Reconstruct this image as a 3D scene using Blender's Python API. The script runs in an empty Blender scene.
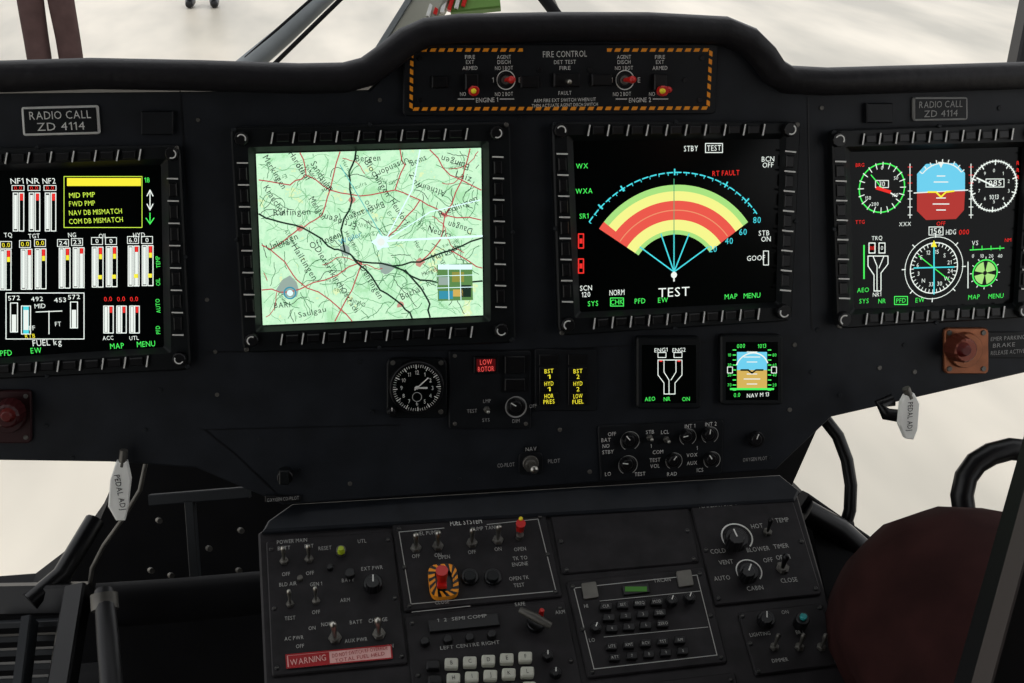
import bpy, math, random
from mathutils import Vector, Matrix
random.seed(7)
sc=bpy.context.scene
try: sc.view_settings.view_transform='Standard'
except Exception: pass
COL=sc.collection
FP=1150.0
yaw,pitch,roll=map(math.radians,(10.5,26.0,1.2))
C=Vector((0,0,1.95))
Fw=Vector((math.sin(yaw)*math.cos(pitch),math.cos(yaw)*math.cos(pitch),-math.sin(pitch)))
R0=Vector((math.cos(yaw),-math.sin(yaw),0)); U0=R0.cross(Fw)
Rt=R0*math.cos(roll)+U0*math.sin(roll); Up=U0*math.cos(roll)-R0*math.sin(roll)
def ray(px,py): return Fw+Rt*((px-512)/FP)+Up*((341.5-py)/FP)
def pt(px,py,d): return C+ray(px,py)*d
cam=bpy.data.cameras.new('camera'); co=bpy.data.objects.new('camera',cam); COL.objects.link(co)
cam.sensor_width=36; cam.lens=36*FP/1024; cam.clip_start=.01; cam.clip_end=500
M=Matrix((Rt,Up,-Fw)).transposed().to_4x4(); M.translation=C; co.matrix_world=M; sc.camera=co

# ---------- materials
def lin(c):
    return tuple(((x/255)/12.92 if x/255<=.04045 else ((x/255+.055)/1.055)**2.4) for x in c)
MATS={}
def mat(name,c,rough=.5,metal=0,spec=.3,noise=0,nscale=60,bump=0):
    if name in MATS: return MATS[name]
    m=bpy.data.materials.new(name); m.use_nodes=True; nt=m.node_tree; p=nt.nodes['Principled BSDF']
    l=lin(c); p.inputs['Base Color'].default_value=(*l,1); p.inputs['Roughness'].default_value=rough
    p.inputs['Metallic'].default_value=metal; p.inputs['Specular IOR Level'].default_value=spec
    if noise or bump:
        tc=nt.nodes.new('ShaderNodeTexCoord'); n=nt.nodes.new('ShaderNodeTexNoise'); n.inputs['Scale'].default_value=nscale; n.inputs['Detail'].default_value=6
        nt.links.new(tc.outputs['Object'],n.inputs['Vector'])
        if noise:
            r=nt.nodes.new('ShaderNodeValToRGB'); r.color_ramp.elements[0].position=.3; r.color_ramp.elements[1].position=.75
            r.color_ramp.elements[0].color=(*[x*(1-noise) for x in l],1); r.color_ramp.elements[1].color=(*[min(1,x*(1+noise)) for x in l],1)
            nt.links.new(n.outputs['Fac'],r.inputs['Fac']); nt.links.new(r.outputs['Color'],p.inputs['Base Color'])
        if bump:
            b=nt.nodes.new('ShaderNodeBump'); b.inputs['Strength'].default_value=bump; b.inputs['Distance'].default_value=.002
            nt.links.new(n.outputs['Fac'],b.inputs['Height']); nt.links.new(b.outputs['Normal'],p.inputs['Normal'])
    MATS[name]=m; return m
def emi(name,c=(170,228,130),k=1):
    if name in MATS: return MATS[name]
    m=bpy.data.materials.new(name); m.use_nodes=True; nt=m.node_tree; nt.nodes.clear()
    e=nt.nodes.new('ShaderNodeEmission'); o=nt.nodes.new('ShaderNodeOutputMaterial'); e.inputs[0].default_value=(*lin(c),1); e.inputs[1].default_value=k
    nt.links.new(e.outputs[0],o.inputs[0]); MATS[name]=m; return m
PAN=mat('panel_paint',(30,33,38),.48,0,.24,.3,35,.15)
PAN2=mat('plate_paint',(23,25,28),.45,0,.22,.2,80,.1)
BEZ=mat('bezel_black',(16,19,21),.42,0,.24,.2,90,.1)
KEY=mat('key_rubber',(32,35,38),.5,0,.2)
CON=mat('console_paint',(36,34,36),.55,0,.2,.35,50,.2)
HOOD=mat('hood_leatherette',(27,26,29),.48,0,.28,.2,120,.35)
BLK=mat('knob_black',(14,14,16),.35,0,.35)
GLS=mat('screen_glass',(4,7,7),.18,0,.15)
MET=mat('bare_metal',(175,173,165),.35,1,.5)
STL=mat('worn_steel',(105,103,98),.5,.7,.4,.3,40)
DRK=mat('dark_structure',(18,18,20),.7,0,.15,.3,20)
WP=mat('white_legend',(225,225,220),.6); GP=mat('grey_legend',(160,160,158),.6); GC=mat('console_legend',(170,170,166),.6)
RP=mat('red_plastic',(200,25,18),.35,0,.5); OR=mat('orange_paint',(255,160,35),.5); YP=mat('yellow_lens',(250,225,50),.4)
W_=emi('lit_white',(235,242,235),1.05); G_=emi('lit_green',(75,238,95),1.1); CY=emi('lit_cyan',(75,212,222),1.1); R_=emi('lit_red',(235,50,45),1.05)
Y_=emi('lit_yellow',(248,235,60),1.05); PY=emi('lit_pale_yellow',(242,242,140),1.05); SR=emi('lit_soft_red',(232,88,75),1.05); K_=emi('lit_black',(5,8,8),1)
BL=emi('lit_sky_blue',(110,205,235),1.05); BR=emi('lit_ground_red',(180,60,55),1); TAN=emi('lit_tan',(210,175,90),1.05); YG=emi('lit_yellow_green',(205,238,80),1.05)

# ---------- frames
class Fr:
    def __init__(s,O,ex,ey): s.O=Vector(O); s.ex=Vector(ex); s.ey=Vector(ey); s.en=s.ex.cross(s.ey)
    def uv(s,px,py,h=0):
        d=ray(px,py); t=((s.O+s.en*h)-C).dot(s.en)/d.dot(s.en); p=C+d*t-s.O
        return (p.dot(s.ex),p.dot(s.ey))
    def w(s,u,v,h=0): return s.O+s.ex*u+s.ey*v+s.en*h
    def sc(s,px,py,h=0):
        a=s.uv(px,py,h); b=s.uv(px+1,py,h); c=s.uv(px,py-1,h); return abs(b[0]-a[0]),abs(c[1]-a[1])
a=math.radians(14)
PF=Fr(C+Fw*1.05,(1,0,0),(0,math.sin(a),math.cos(a)))
o=PF.w(*PF.uv(530,498)); a=math.radians(22)
CF=Fr(o,(1,0,0),(0,math.cos(a),math.sin(a)))
NF=Fr((0,1.30,1),(1,0,0),(0,0,1))

# ---------- glyphs
CH="ABCDEFGHIJKLMNOPQRSTUVWXYZabcdefghijklmnopqrstuvwxyz0123456789.-/:+"
tmp=[]
for ch in CH:
    cu=bpy.data.curves.new('g','FONT'); cu.body=ch; cu.resolution_u=2; ob=bpy.data.objects.new('g',cu); COL.objects.link(ob); tmp.append((ch,ob,cu))
dg=bpy.context.evaluated_depsgraph_get(); dg.update(); GL={}
for ch,ob,cu in tmp:
    me=bpy.data.meshes.new_from_object(ob.evaluated_get(dg))
    GL[ch]=([(v.co.x,v.co.y) for v in me.vertices],[tuple(p.vertices) for p in me.polygons]); bpy.data.meshes.remove(me)
for ch,ob,cu in tmp: bpy.data.objects.remove(ob); bpy.data.curves.remove(cu)
CAP=max(y for x,y in GL['H'][0])
GL['1']=([(.14,0),(.23,0),(.23,CAP),(.15,CAP),(.0,CAP*.80),(.0,CAP*.70),(.14,CAP*.80)],[(0,1,2,3,6),(3,4,5,6)])

def inset(P,b):
    n=len(P); A=sum(P[i][0]*P[(i+1)%n][1]-P[(i+1)%n][0]*P[i][1] for i in range(n)); sg=1 if A>0 else -1; out=[]
    for i in range(n):
        p0,p1,p2=P[i-1],P[i],P[(i+1)%n]
        d1=Vector((p1[0]-p0[0],p1[1]-p0[1])); d2=Vector((p2[0]-p1[0],p2[1]-p1[1]))
        if d1.length<1e-9 or d2.length<1e-9: out.append(p1); continue
        d1.normalize(); d2.normalize(); n1=Vector((-d1.y,d1.x))*sg; n2=Vector((-d2.y,d2.x))*sg; m=n1+n2
        k=max(.4,1+n1.dot(n2)); m=m/k; out.append((p1[0]+m.x*b,p1[1]+m.y*b))
    return out
def bil(q,s,t):
    (ax,ay),(bx,by),(cx,cy),(dx,dy)=q
    tx,ty=ax+(bx-ax)*s,ay+(by-ay)*s; ux,uy=dx+(cx-dx)*s,dy+(cy-dy)*s
    return (tx+(ux-tx)*t,ty+(uy-ty)*t)
def rr(q,r,k=4):
    out=[]
    for i in range(4):
        p=Vector(q[i]); a_=(Vector(q[i-1])-p).normalized()*r+p; b_=(Vector(q[(i+1)%4])-p).normalized()*r+p
        for j in range(k+1):
            t=j/k; out.append(tuple(a_*(1-t)**2+p*2*t*(1-t)+b_*t*t))
    return out
def rq(x,y,w,h): return [(x-w/2,y-h/2),(x+w/2,y-h/2),(x+w/2,y+h/2),(x-w/2,y+h/2)]

class B:
    def __init__(s,name,fr=PF,h=0): s.name=name; s.v=[]; s.f=[]; s.m=[]; s.sm=[]; s.mats=[]; s.fr=fr; s.h=h
    def mi(s,m):
        if m not in s.mats: s.mats.append(m)
        return s.mats.index(m)
    def add(s,vs,fs,m,sm=False):
        b=len(s.v); s.v+= [tuple(x) for x in vs]; k=s.mi(m)
        for f in fs: s.f.append(tuple(i+b for i in f)); s.m.append(k); s.sm.append(sm)
    def loft(s,loops,m,cap=True,capb=False,sm=False):
        n=len(loops[0]); vs=[p for L in loops for p in L]; fs=[]
        for k in range(len(loops)-1):
            for i in range(n):
                j=(i+1)%n; fs.append((k*n+i,k*n+j,(k+1)*n+j,(k+1)*n+i))
        s.add(vs,fs,m,sm)
        if cap: s.add(loops[-1],[tuple(range(n))],m)
        if capb: s.add(loops[0],[tuple(range(n))],m)
    def poly(s,P,h,m):
        f=s.fr; s.add([f.w(*f.uv(x,y,s.h+h),s.h+h) for x,y in P],[tuple(range(len(P)))],m)
    def prism(s,P,h0,h1,m,bev=0,capb=False):
        f=s.fr; h0+=s.h; h1+=s.h; Q=[f.uv(x,y,h1) for x,y in P]
        L=[[f.w(*q,h0) for q in Q]]
        if bev: L.append([f.w(*q,h1-bev) for q in Q]); L.append([f.w(*q,h1) for q in inset(Q,bev)])
        else: L.append([f.w(*q,h1) for q in Q])
        s.loft(L,m,True,capb)
    def rect(s,x,y,w,h,z,m): s.poly(rq(x,y,w,h),z,m)
    def cir(s,x,y,r,h): 
        f=s.fr; c=f.uv(x,y,s.h+h); k=f.sc(x,y,s.h+h)[0]; return c,r*k
    def cyl(s,x,y,r,h0,h1,m,r1=None,n=24,bev=.0006,flute=0):
        f=s.fr; c,R=s.cir(x,y,r,h1); R1=R if r1 is None else R*r1/r; h0+=s.h; h1+=s.h
        def L(rad,h):
            return [f.w(c[0]+math.cos(6.28318*i/n)*rad*(1-(flute if i%2 else 0)),c[1]+math.sin(6.28318*i/n)*rad*(1-(flute if i%2 else 0)),h) for i in range(n)]
        s.loft([L(R,h0),L(R1,h1-bev),L(R1-bev,h1)],m,True,False,False)
    def arc(s,x,y,r0,r1,a0,a1,m,h,n=None):
        f=s.fr; c,R=s.cir(x,y,1,h); n=n or max(3,int(abs(a1-a0)/8)); vs=[];fs=[]
        for i in range(n+1):
            t=math.radians(a0+(a1-a0)*i/n)
            for r in (r0,r1): vs.append(f.w(c[0]+math.sin(t)*r*R,c[1]+math.cos(t)*r*R,s.h+h))
        for i in range(n): fs.append((2*i,2*i+1,2*i+3,2*i+2))
        s.add(vs,fs,m)
    def ticks(s,x,y,r0,r1,n,w,m,h,a0=0,a1=360):
        for i in range(n):
            A=a0+(a1-a0)*i/n; d=math.degrees(w/2/r1); s.arc(x,y,r0,r1,A-d,A+d,m,h,1)
    def hand(s,x,y,r,A,w,m,h,tail=0):
        t=math.radians(A); s.line([(x-math.sin(t)*tail,y+math.cos(t)*tail),(x+math.sin(t)*r,y-math.cos(t)*r)],w,m,h)
    def line(s,P,w,m,h,close=False):
        f=s.fr; H=s.h+h; Q=[Vector(f.uv(x,y,H)) for x,y in P]; k=f.sc(*P[0],H)[0]*w/2
        if close: Q.append(Q[0])
        if s.fr is CF and m is GP: m=GC
        for a_,b_ in zip(Q,Q[1:]):
            d=b_-a_
            if d.length<1e-7: continue
            d.normalize(); n=Vector((-d.y,d.x))*k; e=d*k*.6
            s.add([f.w(*(a_-e+n),H),f.w(*(b_+e+n),H),f.w(*(b_+e-n),H),f.w(*(a_-e-n),H)],[(0,1,2,3)],m)
    def box(s,x,y,w,h,m,z,lw=1): s.line(rq(x,y,w,h),lw,m,z,True)
    def T(s,t,x,y,hp,m,h,w=None,rot=0):
        if s.fr is CF and m is GP: m=GC; hp*=.92
        f=s.fr; H=s.h+h; c=f.uv(x,y,H); sx,sy=f.sc(x,y,H); k=hp/CAP; cx=0; items=[]
        for ch in t:
            if ch not in GL: cx+=.3; continue
            vs,fs=GL[ch]; mn=min(v[0] for v in vs); mx=max(v[0] for v in vs)
            items.append((ch,cx-mn)); cx+=mx-mn+.13
        if not items: return
        cx-=.13; kx=(w/cx) if w else k*.86
        A=math.radians(rot); ca,sa=math.cos(A),math.sin(A)
        for ch,off in items:
            vs,fs=GL[ch]; V=[]
            for vx,vy in vs:
                X=(vx+off-cx/2)*kx*sx; Y=(vy-CAP/2)*k*sy; V.append(f.w(c[0]+X*ca-Y*sa,c[1]+X*sa+Y*ca,H))
            s.add(V,fs,m)
    def tube(s,P,r,m,n=12,cap=True):
        P=[Vector(p) for p in P]; rs=r if isinstance(r,(list,tuple)) else [r]*len(P); L=[]; up=None
        for i,p in enumerate(P):
            d=(P[min(i+1,len(P)-1)]-P[max(i-1,0)]).normalized()
            if up is None: up=Vector((0,0,1)) if abs(d.z)<.9 else Vector((1,0,0))
            a_=d.cross(up).normalized(); up=a_.cross(d).normalized()
            L.append([p+a_*math.cos(6.28318*j/n)*rs[i]+up*math.sin(6.28318*j/n)*rs[i] for j in range(n)])
        s.loft(L,m,cap,cap,n>6)
    def beam(s,p0,p1,w,t,m,face=None):
        p0,p1=Vector(p0),Vector(p1); d=(p1-p0).normalized(); face=Vector(face) if face else -Fw
        a_=d.cross(face).normalized(); b_=a_.cross(d).normalized()
        def L(p,k=1): return [p+a_*w/2*x*k+b_*t/2*y*k for x,y in((-1,-.8),(-.8,-1),(.8,-1),(1,-.8),(1,.8),(.8,1),(-.8,1),(-1,.8))]
        s.loft([L(p0),L(p1)],m,True,True)
    def screw(s,x,y,r=2.2,m=None): s.cyl(x,y,r,0,.0012,m or STL,n=10,bev=.0003)
    def toggle(s,x,y,m=MET,dx=0,dy=-3,r=4.5,L=.016,tip=None):
        f=s.fr; s.cyl(x,y,r*1.15,0,.0025,STL,n=6); s.cyl(x,y,r*.75,.0025,.005,STL,n=12)
        c,k=s.cir(x,y,1,.005); b=f.w(c[0],c[1],s.h+.004); e=f.w(c[0]+dx*k,c[1]-dy*k,s.h+.004+L)
        R=r*k; d=(e-b)
        s.tube([b,b+d*.5,b+d*.85,e,e+d*.06],[R*.32,R*.42,R*.62,R*.55,R*.2],tip or m,12)
    def knob(s,x,y,r,hh=.014,A=0,m=BLK,pm=WP,ring=False):
        if ring: s.arc(x,y,r*1.2,r*1.33,-140,140,WP,.0006,24)
        s.cyl(x,y,r,0,hh*.35,m,r*.95,28); s.cyl(x,y,r*.74,hh*.35,hh,m,r*.66,24,flute=.07)
        s.hand(x,y-1,r*.62,A,max(1,r*.13),pm,hh+.0004)
    def done(s,parent=None):
        me=bpy.data.meshes.new(s.name); me.from_pydata(s.v,[],s.f)
        for m in s.mats: me.materials.append(m)
        for i,p in enumerate(me.polygons): p.material_index=s.m[i]; p.use_smooth=s.sm[i]
        me.update(); ob=bpy.data.objects.new(s.name,me); COL.objects.link(ob)
        if parent: ob.parent=parent
        return ob

# ================= OUTSIDE
def ground_mat():
    m=bpy.data.materials.new('apron_concrete'); m.use_nodes=True; nt=m.node_tree; p=nt.nodes['Principled BSDF']
    tc=nt.nodes.new('ShaderNodeTexCoord'); n=nt.nodes.new('ShaderNodeTexNoise'); n.inputs['Scale'].default_value=.6; n.inputs['Detail'].default_value=4
    mp=nt.nodes.new('ShaderNodeMapping'); mp.inputs['Scale'].default_value=(1.6,.5,1)
    r=nt.nodes.new('ShaderNodeValToRGB'); r.color_ramp.elements[0].position=.36; r.color_ramp.elements[1].position=.66
    r.color_ramp.elements[0].color=(*lin((196,190,176)),1); r.color_ramp.elements[1].color=(*lin((246,236,218)),1)  # mottled greys paint in the soft reflections on the glossy floor
    nt.links.new(tc.outputs['Object'],mp.inputs['Vector']); nt.links.new(mp.outputs['Vector'],n.inputs['Vector']); nt.links.new(n.outputs['Fac'],r.inputs['Fac']); nt.links.new(r.outputs['Color'],p.inputs['Base Color'])
    p.inputs['Roughness'].default_value=.4; p.inputs['Specular IOR Level'].default_value=.3
    return m
b=B('ground'); b.add([(-60,-40,0),(60,-40,0),(60,90,0),(-60,90,0)],[(0,1,2,3)],ground_mat()); b.done()
w=bpy.data.worlds.new('world'); sc.world=w; w.use_nodes=True; bg=w.node_tree.nodes['Background']; bg.inputs[0].default_value=(.97,.98,1,1); bg.inputs[1].default_value=1.1

# ---------- figures
def skin(name,verts,edges,radii,m,parent,root=0,sub=2):
    me=bpy.data.meshes.new(name); me.from_pydata([tuple(v) for v in verts],edges,[]); ob=bpy.data.objects.new(name,me); COL.objects.link(ob)
    md=ob.modifiers.new('skin','SKIN'); md.use_smooth_shade=True
    if not me.skin_vertices:
        bpy.context.view_layer.objects.active=ob; ob.select_set(True); bpy.ops.mesh.customdata_skin_add(); ob.select_set(False)
    for i,v in enumerate(me.skin_vertices[0].data):
        r=radii[i]; v.radius=(r,r) if not isinstance(r,tuple) else r; v.use_root=(i==root)
    s2=ob.modifiers.new('sub','SUBSURF'); s2.levels=sub; s2.render_levels=sub
    me.materials.append(m); ob.parent=parent; return ob
SK=mat('skin',(200,150,125),.5,0,.3); HR=mat('dark_hair',(45,32,25),.7,0,.2,.3,80)
def head(parent,c,scale=1,fwd=(0,-1,0)):
    c=Vector(c); f=Vector(fwd).normalized(); rgt=f.cross(Vector((0,0,1))); up=Vector((0,0,1))
    def W(x,y,z): return c+(rgt*x+f*y+up*z)*scale
    b=B('head'); n=20; L=[]
    prof=[(-.115,.030,.07),(-.10,.048,.055),(-.07,.058,.03),(-.03,.068,.01),(.01,.074,0),(.05,.076,-.005),(.085,.062,-.008),(.108,.036,-.01),(.118,.01,-.01)]
    for z,r,off in prof: L.append([W(math.cos(6.28318*i/n)*r,math.sin(6.28318*i/n)*r*1.22+off*.4,z) for i in range(n)])
    b.loft(L,SK,True,True,True)
    b.tube([W(0,.085,.012),W(0,.107,-.022),W(0,.088,-.032)],[.007,.013,.009],SK,8)
    b.tube([W(-.022,.09,-.058),W(0,.097,-.057),W(.022,.09,-.058)],[.003,.005,.003],mat('lips',(165,90,80),.5),8)
    for sx in(-1,1):
        b.tube([W(sx*.03,.078,.008),W(sx*.03,.092,.008)],[.012,.008],WP,10); b.tube([W(sx*.03,.09,.008),W(sx*.03,.0945,.008)],[.005,.004],BLK,8)
        b.tube([W(sx*.045,.085,.026),W(sx*.018,.094,.027)],.004,HR,6)
        b.tube([W(sx*.074,.0,.02),W(sx*.082,-.008,.0),W(sx*.074,.0,-.03)],[.008,.014,.007],SK,8)
    L=[]
    for z,r in((.0,.073),(.04,.083),(.08,.072),(.11,.046),(.126,.012)): L.append([W(math.cos(6.28318*i/n)*r,math.sin(6.28318*i/n)*r*1.2-.02*(1 if z<.05 else .6)-(.012 if z<.03 else 0),z+.006+(.05 if (math.sin(6.28318*i/n)>.3 and z<.04) else 0)) for i in range(n)])
    b.loft(L,HR,True,False,True); b.done(parent)
def hand(parent,wr,d,side,down=(0,0,-1)):
    wr=Vector(wr); d=Vector(d).normalized(); s_=d.cross(Vector(down)).normalized()*side; dn=Vector(down)
    skin('hand_palm',[wr,wr+d*.04,wr+d*.085],[(0,1),(1,2)],[.022,(.036,.018),(.036,.015)],SK,parent)
    for i,l in enumerate((.07,.08,.075,.06)):
        b0=wr+d*.075+s_*(.028-.019*i); skin('finger',[b0,b0+d*l*.5+dn*.006,b0+d*l*.8+dn*.02,b0+d*l*.9+dn*.034],[(0,1),(1,2),(2,3)],[.0095,.009,.008,.007],SK,parent,0,1)
    b0=wr+d*.03+s_*.025; skin('thumb',[b0,b0+d*.03+s_*.03,b0+d*.06+s_*.034+dn*.01],[(0,1),(1,2)],[.012,.010,.008],SK,parent,0,1)
def empty(name,loc=(0,0,0)):
    e=bpy.data.objects.new(name,None); e.empty_display_size=.1; COL.objects.link(e); return e
def standing(x,y,tm,sm_,face=(0,-1,0)):
    e=empty('standing_person'); X,Y=x,y
    V=[(0,0,.95),(-.09,0,.9),(-.10,0,.5),(-.105,.02,.28),(-.105,.02,.07),(.09,0,.9),(.10,0,.5),(.105,.02,.28),(.105,.02,.07)]
    skin('trousers',[Vector(v)+Vector((X,Y,0)) for v in V],[(0,1),(1,2),(2,3),(3,4),(0,5),(5,6),(6,7),(7,8)],[.12,.1,.095,.09,.09,.1,.095,.09,.09],tm,e)
    V=[(0,0,.95),(0,0,1.15),(0,0,1.38),(0,0,1.47),(-.18,0,1.42),(-.24,0,1.15),(-.24,-.06,.92),(.18,0,1.42),(.24,0,1.15),(.24,-.06,.92)]
    skin('shirt',[Vector(v)+Vector((X,Y,0)) for v in V],[(0,1),(1,2),(2,3),(2,4),(4,5),(5,6),(2,7),(7,8),(8,9)],[.13,.13,.14,.065,.06,.048,.036,.06,.048,.036],sm_,e)
    skin('neck',[Vector((X,Y,1.45)),Vector((X,Y,1.6))],[(0,1)],[.055,.05],SK,e)
    head(e,(X,Y-.01,1.66),1,face)
    for s in(-1,1):
        hand(e,(X+s*.24,Y-.065,.91),(0,-.1,-1),-s,(-s,0,0))
        skin('shoe',[Vector((X+s*.105,Y+.04,.05)),Vector((X+s*.11,Y-.06,.045)),Vector((X+s*.115,Y-.16,.035))],[(0,1),(1,2)],[.05,.048,.034],BLK,e)
g=C+ray(58,80)*(1.95/-ray(58,80).z)
standing(g.x,g.y,mat('brown_trousers',(72,56,55),.8,0,.1,.2,10),mat('grey_shirt',(120,125,130),.8))
g=C+ray(203,6)*(1.95/-ray(203,6).z)
standing(g.x,g.y,mat('grey_trousers',(115,118,122),.8,0,.1,.2,10),mat('white_shirt',(200,200,200),.8))

# ================= AIRFRAME
b=B('bulkhead_nose',NF)
b.prism([(118,430),(830,400),(792,485),(815,508),(868,545),(900,600),(1250,600),(1250,690),(-250,700),(-250,600),(-20,596),(30,592),(72,560),(100,520),(118,480)],-.04,0,DRK,0,True)
b.done()
b=B('floor'); fm=mat('cabin_floor_paint',(22,22,24),.8,0,.15,.3,15)
b.loft([[(-.9,-.7,z),(1.0,-.7,z),(1.0,1.28,z),(-.9,1.28,z)] for z in(.74,.78)],fm,True,True); b.done()
b=B('unseen_ceiling'); rm=mat('roof_liner',(55,55,57),.9,0,.1)
b.loft([[(-.95,-.75,z),(1.05,-.75,z),(1.05,.85,z),(-.95,.85,z)] for z in(2.45,2.5)],rm,True,True); b.done()  # unseen roof, added dark to keep bright sky reflections off the panels
b=B('unseen_wall_back'); b.loft([[(-.95,y,.78),(1.05,y,.78),(1.05,y,2.45),(-.95,y,2.45)] for y in(-.8,-.75)],rm,True,True); b.done()  # unseen rear wall, added dark so the panels mirror less sky
GY=mat('windshield_post_grey',(125,130,132),.5,0,.3,.2,12); GY2=mat('post_primer_beige',(165,165,152),.6,0,.3,.2,12); LG=mat('green_primer',(110,150,75),.6)
b=B('windshield_post'); b.beam(pt(392,66,1.5),pt(468,-60,1.45),.042,.04,GY2); b.beam(pt(374,58,1.49),pt(448,-60,1.44),.008,.02,GY); b.beam(pt(450,6,1.47),pt(500,1,1.47),.022,.02,LG)
for k in range(6): b.beam(pt(428+k*7,17-k*2,1.46),pt(434+k*7,-3-k*2,1.46),.005,.01,RP if k%2 else WP)
b.done()
b=B('windshield_wiper'); b.tube([pt(236,76,1.7),pt(283,36,1.7),pt(338,-15,1.7)],[.017,.015,.013],GY,8); b.tube([pt(258,80,1.69),pt(348,-8,1.69)],.0035,DRK,8); b.tube([pt(228,74,1.69),pt(328,-15,1.69)],.003,DRK,8); b.done()
b=B('windshield_wiper'); b.tube([pt(530,-20,1.7),pt(572,35,1.7)],.009,DRK,8); b.tube([pt(540,-25,1.7),pt(556,10,1.7)],.005,STL,8); b.done()
b=B('door_frame'); DF=mat('door_frame_black',(15,15,17),.4,0,.25)
b.beam(pt(1066,440,.62),pt(988,720,.60),.034,.03,DF); b.beam(pt(1040,470,.60),pt(968,735,.58),.0016,.02,mat('seal_grey',(70,64,62),.6))
b.beam(pt(1066,440,.62),pt(1090,200,.75),.034,.03,DF); b.beam(pt(1090,200,.75),pt(1120,-200,.95),.034,.03,DF); b.done()
b=B('windshield_pillar'); b.beam(pt(1040,-30,1.5),pt(1012,110,1.5),.026,.04,DF); b.done()

# ================= INSTRUMENT PANEL
b=B('instrument_panel')
board=[(-170,95),(370,90),(398,60),(425,34),(740,34),(768,58),(785,88),(1190,86),(1190,335),(1024,373),(832,417),(776,470),(283,505),(196,468),(110,462),(-170,458)]
b.prism(board,-.03,0,PAN,.0015,True)
b.line([(205,430),(236,455),(286,503)],1.2,BLK,.0006); b.line([(180,90),(188,200)],1,BLK,.0006); b.line([(808,95),(812,330)],1,BLK,.0006)
b.line([(206,352),(535,350),(800,338)],1,BLK,.0006); b.line([(200,430),(400,425)],.8,BLK,.0006)
for x,y in((28,394),(46,426),(72,458),(198,120),(207,300),(215,352),(217,395),(260,440),(300,470),(360,362),(372,412),(520,118),(538,108),(536,330),(822,108),(818,330),(812,372),(840,395),(790,410),(770,458),(590,472),(460,480),(350,484),(145,430),(160,390),(915,372),(880,368),(1000,108),(905,345),(590,410),(620,350),(795,345),(380,100),(560,430)): b.screw(x,y,2.2,KEY if (x+y)%3 else STL)
b.prism(rq(157,123,32,24),0,.006,PAN2,.001); b.prism(rq(880,113,26,20),0,.006,PAN2,.001)
b.prism(rq(1008,345,42,26),0,.002,BEZ,.0005)
b.T('EMER PARKING',1008,338,4,GP,.0026,34); b.T('BRAKE',1004,345,4,GP,.0026,22); b.T('RELEASE ACTIVE',1008,352,4,GP,.0026,34)
b.prism(rq(283,499,36,6),0,.003,BLK,.0005); b.T('OXYGEN CO-PILOT',283,499,3.5,GP,.0034,32)
b.T('OXYGEN PILOT',755,459,3.5,GP,.0014,24)
b.cyl(285,478,8,0,.012,BLK); b.prism(rq(284,478,10,14),.012,.02,BEZ,.001)
b.knob(757,440,8,.012,20)
b.line([(-170,97),(366,92)],3,KEY,.0008); b.line([(790,92),(1190,89)],3,KEY,.0008)
b.done()

b=B('glareshield')
path=[(-170,72),(-80,75),(0,77),(90,74),(200,76),(300,79),(345,78),(368,72),(388,58),(408,42),(428,33),(460,29),(560,27),(650,27),(728,31),(752,41),(768,57),(778,72),(792,80),(830,82),(930,79),(1024,76),(1190,72)]
loops=[]
prof=[(-.012,-.010),(.004,-.012),(.016,-.010),(.021,0),(.019,.009),(.008,.013),(-.03,.012),(-.15,-.01),(-.34,-.09),(-.34,-.10),(-.15,-.035),(-.03,-.010)]
n=len(path)
for i,(x,y) in enumerate(path):
    u,v=PF.uv(x,y,.015); pa=PF.uv(*path[max(0,i-1)],.015); pb=PF.uv(*path[min(n-1,i+1)],.015)
    t=Vector((pb[0]-pa[0],pb[1]-pa[1])).normalized(); nn=Vector((-t.y,t.x)); L=[]
    for h,o_ in prof:
        if h>-.1: L.append(PF.w(u+nn.x*o_*1.0,v+nn.y*o_*1.0,h))
        else: L.append(PF.w(u,v,-.03)+Vector((0,-(h+.03),(h+.03)*.25+o_)))
    loops.append(L)
b.loft(loops,HOOD,True,True,True)
b.done()

# ---------- fire control
b=B('fire_control_panel',PF,.006)
fq=[(412,50),(711,50),(708,108),(411,109)]
b.prism(rr([(404,44),(719,44),(716,114),(403,116)],6),-.008,.0,PAN2,.001)
for i in range(4):
    p0,p1=Vector(fq[i]),Vector(fq[(i+1)%4]); N=34 if i%2==0 else 7; d=(p1-p0).normalized(); q=Vector((-d.y,d.x))*1.7
    b.line([tuple(p0),tuple(p1)],3.8,BLK,.0003)
    for k in range(N):
        A0=p0.lerp(p1,k/N); A1=p0.lerp(p1,(k+.62)/N); sh=d*1.6
        b.poly([tuple(A0-q+sh),tuple(A1-q+sh),tuple(A1+q),tuple(A0+q)],.0005,OR)
b.rect(565,50,84,9,.0007,PAN2)
b.T('FIRE CONTROL',565,54,6,WP,.0012,44)
for t,x,y,w in(('DET TEST',565,62,22),('FIRE',565,68,11),('FAULT',565,93,13),('FIRE',470,57,10),('EXT',470,62,8),('ARMED',470,68,15),('AGENT',504,57,14),('DISCH',504,62,13),('NO 1 BOT',504,68,18),('NO 2 BOT',504,94,18),('AGENT',624,57,14),('DISCH',624,62,13),('NO 1 BOT',624,68,18),('NO 2 BOT',622,94,18),('FIRE',660,57,10),('EXT',660,62,8),('ARMED',660,68,15),('NO',463,94,6),('NO',652,94,6)):
    b.T(t,x,y,3.8,WP,.0012,w)
b.T('ENGINE 1',487,100,4.5,WP,.0012,22); b.T('ENGINE 2',640,100,4.5,WP,.0012,22)
b.T('ARM FIRE EXT SWITCH WHEN LIT',565,100,3.4,WP,.0012,62); b.T('THEN ACTUATE AGENT DISCH SWITCH',565,105,3.2,WP,.0012,66)
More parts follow.
